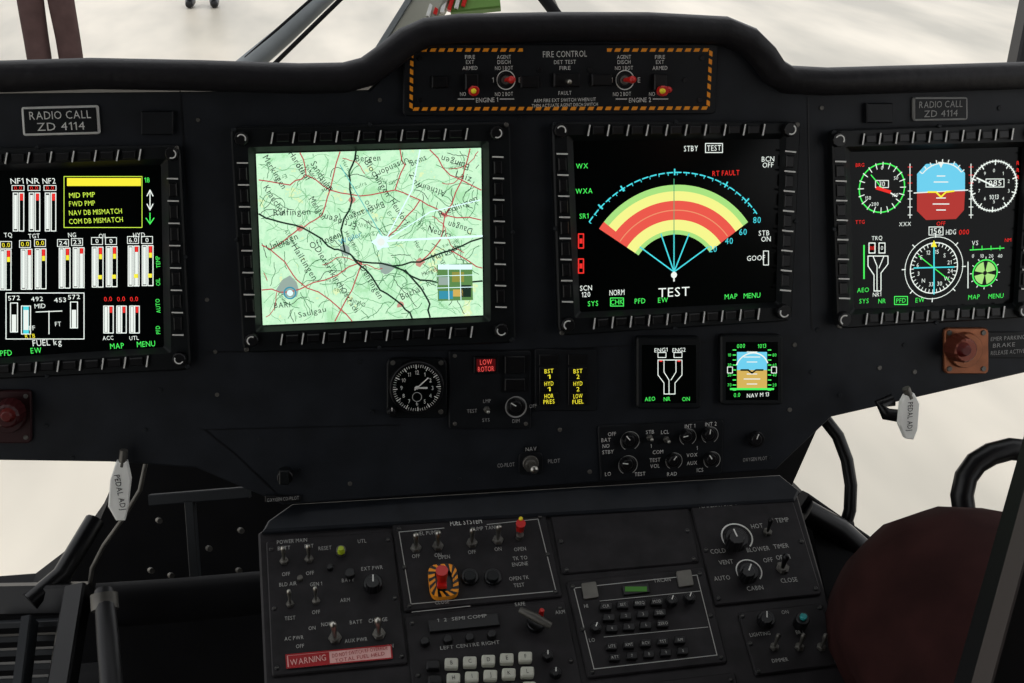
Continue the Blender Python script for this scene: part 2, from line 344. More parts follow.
b.line([(458,99),(474,99)],.8,WP,.0012); b.line([(500,99),(514,99)],.8,WP,.0012); b.line([(616,99),(627,99)],.8,WP,.0012); b.line([(653,99),(668,99)],.8,WP,.0012)
for x,dx in((472,3),(661,4)):
    b.prism(rq(x,82,13,16),0,.006,BLK,.001); b.toggle(x,87,RP,dx*.5,3,5,.02); b.cyl(x+dx*.5+1,91,5,.018,.026,RP,n=14); b.cyl(x+dx*.5+1,91,2.8,.026,.031,YP,2,n=14)
for x in(506,625):
    b.arc(x,80,8.5,9.5,0,360,WP,.0008); b.cyl(x,80,7,0,.004,BLK); b.toggle(x,80,RP,3,0,6,.018); b.T('1',x-13,80,5,WP,.0012); b.T('E',x+14,80,5,WP,.0012)
b.prism(rq(567,80,26,14),0,.005,BLK,.001); b.toggle(567,81,MET,0,1,4,.012)
for x,y in((420,58),(420,100),(702,58),(700,100),(540,70),(590,70),(445,80),(685,80),(540,84),(592,84)): b.screw(x,y,2.4,BLK)
b.prism(rq(602,80,20,12),0,.004,BLK,.001); b.prism(rq(530,82,18,12),0,.004,BLK,.001); b.prism(rq(440,82,16,12),0,.003,BLK,.001)
b.done()

# ---------- placards
def placard(q,m,fm_):
    b=B('radio_call_placard'); b.prism(rr(q,3),0,.004,fm_,.001); b.prism([bil(q,s,t) for s,t in((.03,.08),(.97,.08),(.97,.92),(.03,.92))],.004,.0045,BEZ)
    x,y=bil(q,.5,.31); x2,y2=bil(q,.5,.7); W=q[1][0]-q[0][0]; Hh=q[3][1]-q[0][1]
    b.T('RADIO CALL',x,y,Hh*.27,m,.0052,W*.80); b.T('ZD 4114',x2,y2,Hh*.27,m,.0052,W*.62); b.done()
placard([(21,107),(98,105),(100,134),(23,136)],WP,WP)
placard([(914,97),(968,97),(968,120),(914,121)],GP,GP)

# ---------- MFDs
def mfd(outer,inner,fn):
    b=B('multifunction_display')
    O=rr(outer,9); I=rr(inner,2,4); I2=rr([bil(inner,s,t) for s,t in((-.03,-.035),(1.03,-.035),(1.03,1.035),(-.03,1.035))],3,4)
    f=PF
    uo=[f.uv(*p,.010) for p in O]; ui=[f.uv(*p,.010) for p in I2]; us=[f.uv(*p,.003) for p in I]
    b.loft([[f.w(*p,0) for p in uo],[f.w(*p,.009) for p in uo],[f.w(*p,.0105) for p in inset(uo,.0015)],[f.w(*p,.0105) for p in ui],[f.w(*p,.003) for p in us]],BEZ,False)
    b.add([f.w(*p,.003) for p in us],[tuple(range(len(us)))],GLS)
    mid=[tuple((Vector(outer[i])*.55+Vector(inner[i])*.45)) for i in range(4)]
    for side in range(4):
        p0,p1=Vector(mid[side]),Vector(mid[(side+1)%4]); n=9 if side%2==0 else 7; d=(p1-p0).normalized(); q=Vector((-d.y,d.x))
        for k in range(n+1):
            t=.12+.76*k/n; c=p0.lerp(p1,t); L=5.5; tl=d*(1.0 if side%2==0 else .3)
            P=[tuple(c+q*L-d*1.0-tl),tuple(c+q*L+d*1.0-tl),tuple(c-q*L+d*1.0+tl),tuple(c-q*L-d*1.0+tl)]
            b.prism(P,.0105,.0135,BEZ,.0004); b.line([tuple(c+q*L*.95-tl),tuple(c-q*L*.95+tl)],1.4,WP,.0138)
            if k<n:
                c=p0.lerp(p1,t+.38/n); sp=(p1-p0).length*.76/n*.3
                b.prism([tuple(c-d*sp-q*4),tuple(c+d*sp-q*4),tuple(c+d*sp+q*4),tuple(c-d*sp+q*4)],.0105,.0130,BLK,.0008)
        c=p0
        b.cyl(c.x,c.y,7.5,.0105,.017,BLK,6.8,20,flute=.06); b.arc(c.x,c.y,3.6,4.9,-60+90*side,120+90*side,WP,.0175)
    for i in range(4):
        c=Vector(outer[i]).lerp(Vector(outer[(i+2)%4]),.013); b.cyl(c.x,c.y,2.4,.009,.0125,STL if i%2 else KEY,n=12)
        c=Vector(outer[i]).lerp(Vector(outer[(i+1)%4]),.5); b.cyl(c.x,c.y,2,.009,.0125,KEY,n=12)
    b.h=.003; fn(b); return b.done()
e1,e2,e3=.0004,.0007,.0010
def bar(b,x,y0,y1,w,segs=(),c=W_):
    b.box(x,(y0+y1)/2,w,y1-y0,c,e2,1.0)
    for a0,a1,m in segs: b.rect(x,(y0+(y1-y0)*a0+y0+(y1-y0)*a1)/2,w*.62,(y1-y0)*(a1-a0),e1,m)
def scr1(b):
    for i,x in enumerate((-60,-44,-28,-8)): bar(b,x,194,232,8,((.0,.2,R_),(.2,1,W_)) )
    for t,x in(('NF1',17,),('NR',33),('NF2',49)): b.T(t,x,181,5.5,W_,e2,13)
    for x in(18,34,50):
        b.box(x,188,12,5,W_,e2,.7); b.T('0.0',x,188,3.6,R_,e3,8); bar(b,x-2.5,193,231,4.5,((.05,.95,W_),)); bar(b,x+3.5,193,231,4.5,((.0,.18,R_),(.2,.95,K_))); b.rect(x+3.5,197,3,7,e3,R_)
    b.box(103,202,78,51,YG,e2,.7); b.rect(104,182,74,8,e1,Y_)
    for t,y,w in(('MID PMP',195,26),('FWD PMP',203.5,26),('NAV DB MISMATCH',212,53),('COM DB MISMATCH',220.5,54)): b.T(t,69+w/2,y,5,YG,e2,w)
    b.line([(150,190),(150,210)],1,W_,e2); b.line([(147,196),(150,190),(153,196)],1,W_,e2); b.line([(147,204),(150,210),(153,204)],1,W_,e2)
    b.T('18',147,180,5,G_,e2)
    b.line([(150,213),(150,224)],1,G_,e2); b.line([(146,218),(150,224),(154,218)],1,G_,e2)
    for t,x,y in(('TQ',8,232),('TGT',34,233),('NG',72,232),('OIL',103,233),('HYD',139,232)): b.T(t,x,y+3,4.5,W_,e2)
    vals=(('0.0',6,245),('0.0',25,244),('0.0',40,243),('24',63,243),('23',77,242),('0',97,241),('0',111,241),('6.0',133,240),('0',147,240))
    for t,x,y in vals:
        b.box(x,y,11,7,W_,e2,.7); b.T(t,x,y,4.5,Y_ if x in(6,25,40) else W_,e3,8 if len(t)>1 else 3)
    for i,x in enumerate((5,26,40,64,78,97,111,133,147)):
        y0=250-x*.03; segs=((0,.18,R_),(.18,.3,Y_),(.3,1,K_)) if i%3!=1 else ((0,.15,R_),(.15,1,W_))
        bar(b,x-2.5,y0,y0+40,4.5,((.03,.97,W_),)); bar(b,x+3.5,y0,y0+40,5,segs)
        if i>4: b.rect(x+3,y0+30,4,4,e3,Y_)
    b.box(45,316,78,46,W_,e2,1)
    for t,x,y in(('572',14,298),('492',37,299),('453',60,300),('572',74,297)): b.T(t,x,y,4.5,W_,e2,12)
    bar(b,14,303,332,7,((.4,1,W_),)); bar(b,26,306,334,9,((.0,1,CY),)); b.rect(26,320,5,20,e3,W_); bar(b,74,302,328,7,((.3,1,W_),))
    b.T('MID',40,306,4.5,W_,e2,11); b.T('FF',32,328,4.5,W_,e2,6); b.T('FT',58,324,4.5,W_,e2,6); b.line([(36,312),(62,311)],1,W_,e2); b.line([(49,311),(49,334)],1,W_,e2)
    b.T('RTB',30,336,4,Y_,e2,10); b.T('FUEL kg',47,342.5,6,W_,e2,29)
    for x in(108,121,134):
        b.T('0.0',x,299,4.5,R_,e2,8); bar(b,x-2,306,333,4.5,((.03,.97,W_),)); bar(b,x+3,306,333,4.5,((0,.25,R_),(.25,.9,K_)))
    for t,x in(('ACC',108),('UTL',134)): b.T(t,x,338,4,W_,e2)
    for x in range(-62,0,14): bar(b,x,255,295,5,((.3,1,W_),)); bar(b,x,306,334,5,((.5,1,G_),))
    for t,x,y in(('PFD',6,353),('EW',36,350.5),('MAP',117,346),('MENU',146,344),('SYS',-30,356)): b.T(t,x,y,5.5,G_,e2)
    for t,y in(('TEMP',262),('OIL',282),('AUTO',306),('PFD',330)): b.T(t,158,y,4,G_,e2,None,90)
def mapmat():
    m=bpy.data.materials.new('moving_map_raster'); m.use_nodes=True; nt=m.node_tree; nt.nodes.clear()
    tc=nt.nodes.new('ShaderNodeTexCoord'); n=nt.nodes.new('ShaderNodeTexNoise'); n.inputs['Scale'].default_value=42; n.inputs['Detail'].default_value=8; n.inputs['Roughness'].default_value=.72
    r=nt.nodes.new('ShaderNodeValToRGB'); cr=r.color_ramp; cr.interpolation='CONSTANT'
    cols=[(0,(178,232,182)),(.40,(194,243,200)),(.47,(208,249,210)),(.56,(198,243,204)),(.62,(226,247,190)),(.68,(236,252,228))]
    while len(cr.elements)<len(cols): cr.elements.new(.5)
    for e,(p,c) in zip(cr.elements,cols): e.position=p; e.color=(*lin(c),1)
    e=nt.nodes.new('ShaderNodeEmission'); e.inputs[1].default_value=1.03; o_=nt.nodes.new('ShaderNodeOutputMaterial')
    L=nt.links.new; L(tc.outputs['Object'],n.inputs['Vector']); L(n.outputs['Fac'],r.inputs['Fac']); L(r.outputs['Color'],e.inputs[0]); L(e.outputs[0],o_.inputs[0]); return m
Q2=[(255,153),(482,147),(484,316),(262,326)]
def scr2(b):
    b.poly([bil(Q2,s,t) for s,t in((.004,.005),(.996,.005),(.996,.995),(.004,.995))],.0003,mapmat())
    rd=emi('map_road_red',(190,82,82),1); bk=emi('map_black',(34,52,42),1); dgm=emi('map_dark_green',(80,135,92),1); cyw=emi('map_and_glare_white',(220,252,252),1.15); gb=emi('map_contour_green',(130,192,140),1); gyb=emi('map_town_grey',(155,175,165),1); bb=emi('map_blue',(60,150,175),1)
    rnd=random.Random(5)
    def walk(s,t,A,n,step,wob,w,m,h):
        P=[bil(Q2,s,t)]
        for i in range(n):
            A+=rnd.uniform(-wob,wob); s+=math.cos(A)*step; t+=math.sin(A)*step*1.3
            if not(.012<s<.988 and .012<t<.988): break
            P.append(bil(Q2,s,t))
        if len(P)>1: b.line(P,w,m,h)
    for i in range(110): walk(rnd.uniform(.02,.98),rnd.uniform(.02,.98),rnd.uniform(0,6.28),rnd.randint(5,20),.016,.6,.5,gb,.0005)
    for i in range(120): walk(rnd.uniform(.02,.98),rnd.uniform(.02,.98),rnd.choice((.3,-1.1,1.9,3.4))+rnd.uniform(-.4,.4),rnd.randint(5,18),.010,.5,.65,rnd.choice((gb,dgm,dgm,bk)),.0006)
    for i in range(9): walk(rnd.uniform(.02,.98),rnd.uniform(.02,.98),rnd.uniform(0,6.28),rnd.randint(6,18),.018,.5,.8,rd,.0008)
    def wig(P,a=1.6):
        out=[P[0]]
        for p,q in zip(P,P[1:]):
            for k in(1,2,3): out.append((p[0]+(q[0]-p[0])*k/3+(rnd.uniform(-a,a) if k<3 else 0),p[1]+(q[1]-p[1])*k/3+(rnd.uniform(-a,a) if k<3 else 0)))
        return out
    for P in ([(259,214),(280,222),(303,228),(328,246),(345,252),(362,262),(392,266),(420,262),(452,250),(482,238)],[(352,256),(366,270),(380,290),(402,305),(412,318)],[(392,266),(420,280),(450,284),(482,281)],[(345,252),(341,230),(352,200),(349,172),(356,151)],[(405,270),(428,300),(430,317)]): b.line(wig(P),1.8,bk,.0010)
    for P in ([(300,153),(306,175),(330,190),(360,196),(395,190),(420,200),(445,215),(481,220)],[(259,180),(290,185),(306,175)],[(330,190),(322,215),(303,228)],[(395,190),(405,165),(400,150)],[(445,215),(440,240),(420,262)],[(262,245),(285,262),(297,280),(330,300),(352,321)],[(430,150),(450,175),(481,190)],[(300,228),(270,250)],[(362,262),(352,290),(335,321)],[(470,149),(462,180),(445,215)],[(262,290),(290,292),(325,280),(362,262)],[(340,152),(330,190)],[(420,200),(400,225),(385,240)],[(450,250),(470,262),(482,268)]): b.line(wig(P),1.2,rd,.0009)
    for x,y,r in((290,290,14),(385,268,9),(345,250,7),(300,228,4),(420,262,5),(352,200,4),(445,215,4),(400,305,4)):
        P=[(x+math.cos(k*.785)*r*rnd.uniform(.5,1.15),y+math.sin(k*.785)*r*rnd.uniform(.5,1.1)) for k in range(8)]; b.poly(P,.0007,gyb if r>6 else emi('map_town_pink',(205,150,135),1))
    b.arc(290,293,5,6.5,0,360,bb,.0012); b.arc(290,293,0,3,0,360,cyw,.0012)
    b.line([(385,241),(482,236)],2,cyw,.0014); b.line([(385,241),(412,190),(420,150)],1.2,cyw,.0014); b.line([(385,241),(430,212),(480,200)],1,cyw,.0014); b.line([(340,165),(385,241)],1,emi('map_cy2',(110,200,190)),.0013)  # cyan-white star lines are glare on the glass, painted in
    b.poly([(381+math.cos(k*.628)*(10 if k%2 else 6),242+math.sin(k*.628)*(9 if k%2 else 6)) for k in range(10)],.0015,cyw); b.arc(381,242,0,4,0,360,W_,.0016)  # white blob at the star centre: painted reflection, not map detail
    names=['Merkingen','Hardthof','Sandsulm','Bergen','Ursendorf','Boms','Ehingen','Laiz','Krauchen','Rulfingen','Mengen','Blochingen','Ertingen','Binswangen','Heudorf','Altheim','Riedlingen','Neufra','Daugen','Unlingen','Hailtingen','Dieterskirch','Offingen','Dentingen','Buchau','Marbach']
    pos=[(275,172,-62),(300,166,-60),(322,176,-60),(368,158,0),(392,168,-158),(418,160,22),(455,163,160),(464,176,-20),(275,200,-60),(292,212,0),(318,208,-60),(378,178,-60),(340,222,160),(365,212,-160),(400,212,-60),(432,190,160),(458,206,22),(440,232,-20),(460,228,160),(282,242,20),(305,262,-62),(330,268,-62),(325,240,20),(372,282,-62),(412,292,22),(445,252,22)]
    for (x,y,r_),t in zip(pos,names): b.T(t,x,y,6.4,bk,.0012,len(t)*4.1,r_)
    for i in range(38):
        s,t=rnd.uniform(.08,.9),rnd.uniform(.08,.9); x,y=bil(Q2,s,t); nm=rnd.choice(names)[:rnd.randint(4,7)]; b.T(nm,x,y,4.2,dgm if i%3 else bk,.0011,len(nm)*2.7,rnd.choice((-62,-58,20,160,-160)))
    for x,y,r_,t in((282,305,0,'BARI'),(350,300,-62,'Ostrach'),(312,312,10,'Saulgau'),(415,180,-62,'Zell'),(350,238,20,'Weiler')): b.T(t,x,min(y,312),5.4,bb if t=='Weiler' else bk,.0012,len(t)*4,r_)
    b.poly([(437,265),(472,263),(473,300),(438,301)],.0016,emi('inset_green',(95,140,80),1))
    for x,y,w_,h_,m in((455,267,34,5,cyw),(444,281,11,8,gyb),(458,277,12,10,emi('inset_olive',(150,150,70))),(466,291,10,12,bk),(446,295,14,8,bb),(458,293,10,7,TAN)): b.rect(x,y,w_,h_,.0018,m)
    for x in(448,460): b.line([(x,264),(x+1,300)],.7,cyw,.0019)
    for y in(276,288): b.line([(437,y),(473,y-1)],.7,cyw,.0019)
def scr3(b):
    X,Y=674,279; PG=emi('pale_grn')
    b.arc(X,Y,74,90,-55,55,PY,e1,30); b.arc(X,Y,57,75,-55,55,SR,e1+.0001,30); b.arc(X,Y,43,57,-55,55,PY,e1,30); b.arc(X,Y,84,90,-50,55,PG,e1+.00015,30); b.arc(X,Y,43,47,-55,55,PG,e1+.00015,30)
    b.arc(X,Y,57,90,-55,-50,SR,e1+.0002,4); b.arc(X,Y,65.5,66.5,-54,54,emi('band_orange',(240,150,110)),e2,30)
    for i in range(24): b.arc(X,Y,101,102.2,-55+i*4.6,-55+i*4.6+3.6,CY,e2,2)
    for A in(-45,-30,0,30,45): b.arc(X,Y,99,105,A-.4,A+.4,CY,e2,1)
    b.ticks(X,Y,99,101.5,22,.7,CY,e2,-55,58)
    for (x,y) in((640,247),(661,234),(674,234),(689,234),(708,247)): b.line([(674,272),(x,y)],1.2,CY,e2)
    b.hand(X,Y,100,0,.8,emi('g2',(70,160,120)),e2)
    b.arc(X,Y-4,0,3,0,360,W_,e3); b.line([(674,272),(674,281)],1.5,W_,e3)
    for t,x,y in(('80',757,220),('60',743,232),('40',729,241),('20',713,249)): b.T(t,x,y,6,CY,e2)
    b.T('STBY',691,148.5,5.5,W_,e2,14); b.T('TEST',714,148,5.5,W_,e2,14); b.box(714,148,17,9,W_,e2,.8)
    b.T('RT FAULT',726,173,5,R_,e2,27); b.T('TEST',674,292,9,W_,e2,31); b.T('NORM',617,292.5,5.5,W_,e2,15)
    for t,x,y in(('SYS',593,303.5),('CHK',617,302),('PFD',640,301),('EW',663,300),('MAP',731,296.5),('MENU',752,295.5)): b.T(t,x,y,5,G_,e2)
    b.box(617,302,13,8,G_,e2,.8)
    for t,x,y,m in(('WX',582,166,G_),('WXA',584,191,G_),('SR1',584,216,G_),('SCN',586,288,W_),('120',586,294.5,W_),('BCN',768,159,W_),('OFF',768,165,W_),('STB',764,233,W_),('ON',766,239,W_),('GOOF',756,258,W_)): b.T(t,x,y,5,m,e2)
    b.box(766,258,5,14,W_,e2,.8)
    for y in(241,266): b.box(581,y,5,14,R_,e2,1.2); b.rect(581,y,3,5,e1,R_)
def scr4(b):
    b.arc(882,188,22,23.2,0,360,G_,e2,36); b.ticks(882,188,18,24,20,1,W_,e2); b.hand(882,188,17,120,1.2,W_,e2); b.hand(882,188,17,-40,1,G_,e2); b.box(882,184,13,7,W_,e2,.8); b.T('30',882,184,5,W_,e3)
    for t,x,y in(('0',882,170),('50',896,180),('100',895,197),('150',868,200),('200',875,206)): b.T(t,x,y+(-2),3.5,W_,e2)
    b.line([(877,188),(890,192)],3,R_,e3)
    b.poly([(917,192),(917,174),(926,164),(956,163),(965,173),(965,191)],e1,BL)
    b.poly([(917,192),(965,191),(964,210),(956,219),(926,220),(917,211)],e1,BR)
    b.line([(914,193),(968,190)],1,W_,e2)
    for i,(w_,y) in enumerate(((8,176),(14,182),(9,198),(16,204),(9,210))): b.line([(941-w_/2,y),(941+w_/2,y)],1,W_,e2)
    b.line([(928,192),(936,192),(941,197),(946,192),(954,191)],1.6,Y_,e3); b.arc(941,191,25,26,-50,50,W_,e2); b.ticks(941,191,26,29,9,1,W_,e2,-50,62); b.poly([(941,168),(938,162),(944,162)],e3,W_)
    b.T('OFF',941,223.5,4,R_,e2)
    for x in(910,971):
        b.line([(x,164),(x,218)],.9,W_,e2)
        for k in range(7): b.line([(x-2,167+k*8),(x+2,167+k*8)],.8,R_ if k<3 else W_,e2)
    b.arc(994,186,22,23.2,0,360,W_,e2,36); b.ticks(994,186,19,24,10,1.3,W_,e2); b.ticks(994,186,21,24,50,.6,W_,e2); b.hand(994,186,19,-65,1.4,W_,e2); b.box(995,183,18,8,W_,e2,.8); b.T('085',995,183,5.5,W_,e3,13); b.T('1013',994,197,4.5,W_,e2)
    for k in range(10):
        t=math.radians(k*36); b.T(str(k),994+math.sin(t)*15.5,186-math.cos(t)*15.5,3.4,W_,e2)
    for y in(163,170,177): b.T('R',1018,y,4,R_,e2)
    b.box(936,231,14,8,W_,e2,.8); b.T('156',936,231,5.5,W_,e3,11); b.T('HDG',951,232,5,W_,e2,10); b.T('000',964,232,5,R_,e2,10); b.T('XXX',905,224,4,W_,e2)
    b.arc(934,268,23,24,0,360,W_,e2,40); b.ticks(934,268,20,24,36,.8,W_,e2); b.arc(934,268,28.5,29.2,0,360,W_,e2,40); b.ticks(934,268,28,32,8,1,W_,e2)
    for k,t in enumerate(('15','S','21','24','W','30','33','N','3','6','E','12')):
        A=math.radians(k*30+10); b.T(t,934+math.sin(A)*16.5,268-math.cos(A)*16.5,4,W_,e2)
    b.line([(934,242),(934,294)],1.4,CY,e2); b.line([(914,268),(954,267)],1.2,CY,e2); b.line([(919,256),(949,280)],.9,G_,e2); b.poly([(934,240),(931,247),(937,247)],e3,Y_)
    for x in(872,882): bar(b,x,243,253,6,((0,1,K_),)); 
    b.T('88',872,248,4,R_,e3); b.T('0',882,248,4,W_,e3)
    b.line([(868,256),(868,266),(874,275),(874,291)],1,W_,e2); b.line([(888,256),(888,264),(881,273),(881,290)],1,W_,e2); b.line([(873,256),(877,266),(877,291)],.9,W_,e2); b.line([(884,256),(879,268)],.9,W_,e2); b.line([(868,256),(888,256)],1,W_,e2); b.line([(874,291),(881,291)],1,W_,e2)
    b.rect(864,262,1.5,34,e1,G_); b.T('TRQ',877,238,4,W_,e2)
    b.arc(985,273,11.5,12.8,0,360,G_,e2,26)
    for A in(0,90,180,270): b.arc(985,273,2,10.5,A+12,A+78,emi('pale_grn'),e1)
    b.line([(970,250),(1004,248)],1,G_,e2)
    for i,t in enumerate(('0','10','20','40')): b.T(t,973+i*9,256,3.5,W_,e2); b.line([(973+i*9,250),(973+i*9,246)],.8,G_,e2)
    b.T('VS',975,243,4.5,W_,e2); b.line([(968,262),(968,288)],1,W_,e2); b.ticks(985,273,13,15,12,.8,W_,e2)
    for t,x,y in(('AEO',863,290),('SYS',864,301),('NR',882,301),('PFD',901,300.5),('EW',920,300),('MAP',974,297),('MENU',996,296)): b.T(t,x,y,4.5,G_,e2)
    b.box(901,300.5,13,8,G_,e2,.8); b.T('NR1',877,294.5,4,W_,e2)
    for t,x,y in(('BRG',860,165),('TTG',860,222),('NM',1008,240)): b.T(t,x,y,3.6,R_,e2)
mfd([(-106,150),(180,145),(191,370),(-98,384)],[(-76,174),(161,165),(164,347),(-70,362)],scr1)
mfd([(230,127),(510,122),(516,343),(243,353)],Q2,scr2)
mfd([(552,122),(801,122),(792,321),(559,336)],[(573,141),(780,139),(776,302),(580,312)],scr3)
mfd([(832,130),(1048,122),(1036,317),(838,329)],[(850,152),(1022,147),(1013,303),(854,309)],scr4)

# ---------- clock
b=B('clock_gauge'); b.prism(rr(rq(417,388,60,60),8),0,.004,BEZ,.001); b.cyl(417,388,28,.004,.012,BLK,27,36); b.h=.0122
b.arc(417,388,0,24.5,0,360,GLS,0,36); b.ticks(417,388,21,24,60,.5,WP,.0003); b.ticks(417,388,19.5,24,12,1.2,WP,.0004)
for k in range(1,13):
    t=math.radians(k*30); b.T(str(k),417+math.sin(t)*15.5,388-math.cos(t)*15.5,4,WP,.0003)
b.hand(417,388,15,48,1.3,WP,.0007,3); b.hand(417,388,10,90,1.8,WP,.0006,2); b.arc(417,397,4.2,5,0,360,GP,.0003); b.cyl(417,388,1.8,0,.0015,WP,n=12)
b.h=.004
for x,y in((393,363),(441,363),(441,412)): b.screw(x,y,2.5)
b.knob(392,412,5,.012,0); b.done()
b=B('warning_light_panel'); b.prism(rr(rq(490,390,82,78),3),0,.003,PAN2,.0008); b.h=.003
b.prism(rq(486,365,24,17),0,.003,BLK,.0006); b.rect(486,365,19,12,.0032,emi('dim_red',(70,12,14))); HR_=emi('hot_red',(245,85,80)); b.T('LOW',486,362,5,HR_,.0036,12); b.T('ROTOR',486,369,5,HR_,.0036,16)
b.prism(rq(515,365,20,17),0,.003,BLK,.0006); b.prism(rq(515,385,20,12),0,.003,BLK,.0006); b.box(515,374,26,36,BLK,.0004,1)
b.T('LMP',487,401,3.5,GP,.0005); b.T('TEST',472,411,3.5,GP,.0005); b.T('SYS',486,420,3.5,GP,.0005); b.toggle(487,410,MET,0,0,3,.009)
b.arc(516,407,9.5,11,0,360,GP,.0006); b.knob(516,407,9,.012,-60); b.T('OFF',533,406,3.5,GP,.0005); b.T('DIM',516,421,3.5,GP,.0005)
for x,y in((455,356),(455,424),(526,424)): b.screw(x,y,2)
b.done()
b=B('annunciator_panel'); b.prism(rr(rq(566,380,62,62),3),0,.003,PAN2,.0008); b.h=.003
for cx,tt in((549,(('BST','1'),('HYD','1'),('HOR','PRES'))),(578,(('BST','2'),('HYD','2'),('LOW','FUEL')))):
    for i,(t1,t2) in enumerate(tt):
        y=369+i*12.5+5; b.prism(rq(cx,y,19,12),0,.002,BLK,.0004); b.T(t1,cx,y-2.9,4.2,Y_,.0026,9); b.T(t2,cx,y+2.7,4.2,Y_,.0026,11 if len(t2)>1 else 3)
for x in(549,578): b.prism(rq(x,360,19,10),0,.002,BLK,.0004)
b.done()
b=B('standby_engine_display'); b.prism(rr(rq(669,373,64,72),4),0,.008,BEZ,.0015); b.prism(rq(669,374,54,58),.008,.0082,GLS); b.h=.0084
for x,y in((661,350),(679,350)): b.T('ENG1' if x<670 else 'ENG2',x,y,4,W_,e2,13)
b.box(662,355,8,5,W_,e2,.7); b.box(678,355,8,5,W_,e2,.7)
for P in ([(658,360),(658,375),(664,383),(664,394)],[(682,360),(682,375),(675,383),(675,394)],[(664,360),(664,372),(669,380),(669,394)],[(676,360),(676,372),(671,380)],[(658,360),(682,360)],[(664,394),(675,394)]): b.line(P,.8,W_,e2)
b.rect(661,361,3,1.5,e3,R_); b.rect(679,361,3,1.5,e3,R_)
for t,x in(('AEO',650),('NR',667),('ON',686)): b.T(t,x,399,4,G_,e2)
b.done()
b=B('standby_attitude_display'); b.prism(rr(rq(752,370,62,70),4),0,.008,BEZ,.0015); b.prism(rq(752,371,52,58),.008,.0082,GLS); b.h=.0084
b.rect(752,361,30,18,e1,BL); b.rect(752,379,30,18,e1,TAN)
for y in(352,357,362,374,379,384): b.line([(752-(8 if y%2 else 5),y),(752+(8 if y%2 else 5),y)],.9,W_,e2)
b.arc(752,370,16,17.2,-70,70,W_,e2); b.line([(741,370),(748,370),(752,373),(756,370),(763,370)],1.6,K_,e3)
for i in range(9):
    b.line([(733,350+i*5),(736,350+i*5)],1,G_,e2); b.line([(768,350+i*5),(771,350+i*5)],1,G_,e2)
    if i%2: b.T(str(10*i),729.5,350+i*5,3,G_,e2); b.T(str(9-i)+'0',774.5,350+i*5,3,G_,e2)
for t,x in(('000',741),('1013',762)): b.T(t,x,346,4,G_,e2)
b.T('0.0',737,395,4,G_,e2); b.T('NAV M 13',758,395,4,W_,e2); b.rect(752,389,44,2,e1,G_); b.box(774,370,5,6,W_,e2,.7); b.box(730,370,5,6,W_,e2,.7)
b.done()
b=B('selector_switch'); b.prism(rr(rq(531,464,24,22),5),0,.002,PAN2,.0005); b.h=.002; b.cyl(531,464,8,0,.003,STL,n=20); b.toggle(531,465,MET,1,1,7,.014); b.rect(531,449,14,6,.0003,BEZ); b.T('NAV',531,449,4,GP,.0005); b.T('CO-PILOT',506,465,3.8,GP,.0006,17); b.T('PILOT',554,461,3.8,GP,.0006,12); b.done()
b=B('audio_control_panel'); b.prism(rr([(598,426),(724,420),(722,474),(601,482)],4),0,.003,PAN2,.0008); b.h=.003
for x,y,r_ in((630,441,8),(628,465,8),(674,461,7),(688,437,7),(710,435,7),(712,460,7)): b.arc(x,y,r_*1.12,r_*1.22,-150,150,GC,.0004,20); b.knob(x,y,r_,.012,random.uniform(-120,120))
for x,y,t in((612,434,'OFF'),(606,440,'BAT'),(606,446,'NO'),(608,452,'STBY'),(650,432,'STB'),(651,446,'1'),(658,452,'COM'),(655,460,'TEST'),(655,466,'VOL'),(665,432,'LCL'),(690,426,'INT 1'),(711,424,'INT 2'),(697,448,'1'),(692,455,'VOX'),(692,463,'AUX'),(640,474,'TEST'),(672,474,'RAD'),(700,470,'ICS'),(608,474,'LO')): b.T(t,x,y,3.7,WP,.0005)
b.toggle(650,438,MET,0,0,2.8,.008); b.toggle(667,440,MET,0,0,2.8,.008)
b.done()
CUP=mat('copper_plate',(150,92,62),.4,.6,.5,.3,60)
def fit(x,y,s,pm,cm):
    b=B('brake_release_knob'); b.prism(rr(rq(x,y,44*s,46*s),5),0,.004,pm,.001); b.h=.004; b.cyl(x,y,17*s,0,.006,pm,16*s); b.cyl(x,y,13.5*s,.006,.024,cm,11.5*s,30,.002,.04); b.cyl(x,y,7*s,.024,.03,mat('dark_red',(90,25,22),.4),5*s,20,.001)
    for dx in(-17,17):
        for dy in(-18,18): b.screw(x+dx*s,y+dy*s,2.5)
    b.done()
fit(967,351,1,CUP,mat('copper_knob',(120,60,45),.35,.5,.5)); fit(6,417,1.15,mat('maroon_plate',(45,16,18),.5),mat('maroon_knob',(60,20,22),.4))
WHH=mat('handle_white',(248,248,243),.5,0,.3,.05,50)
def handle(P,top,d,txt_rot):
    fr=Fr(pt(P[0][0],P[0][1],d),(1,0,0),(0,.17,.985)); b=B('pedal_adjust_handle',fr); b.prism(P,-.003,.003,WHH,.001,True)
    cx=sum(p[0] for p in P)/len(P); cy=sum(p[1] for p in P)/len(P)
    b.T('PEDAL ADJ',cx,cy,5,BLK,.0036,40 if d<1.01 else 28,-86); b.tube([fr.w(*fr.uv(*top[0]),-.0),fr.w(*fr.uv(*top[1]))],.0035,STL,8); b.done()
handle([(116,462),(127,462),(131,480),(128,507),(125,521),(116,521),(108,507),(110,480)],((122,466),(124,450)),1.0,0)
handle([(906,396),(915,394),(920,404),(918,430),(914,440),(906,439),(900,425),(902,404)],((910,398),(906,388)),1.02,0)
b=B('pedal_adjust_cable'); b.tube([pt(146,462,1.12),pt(140,490,1.12),pt(122,520,1.13),pt(104,545,1.14),pt(92,568,1.15),pt(88,600,1.16)],.0022,STL,8); b.tube([pt(893,400,1.08),pt(880,404,1.08),pt(886,414,1.08),pt(900,416,1.08)],.006,BLK,8); b.done()

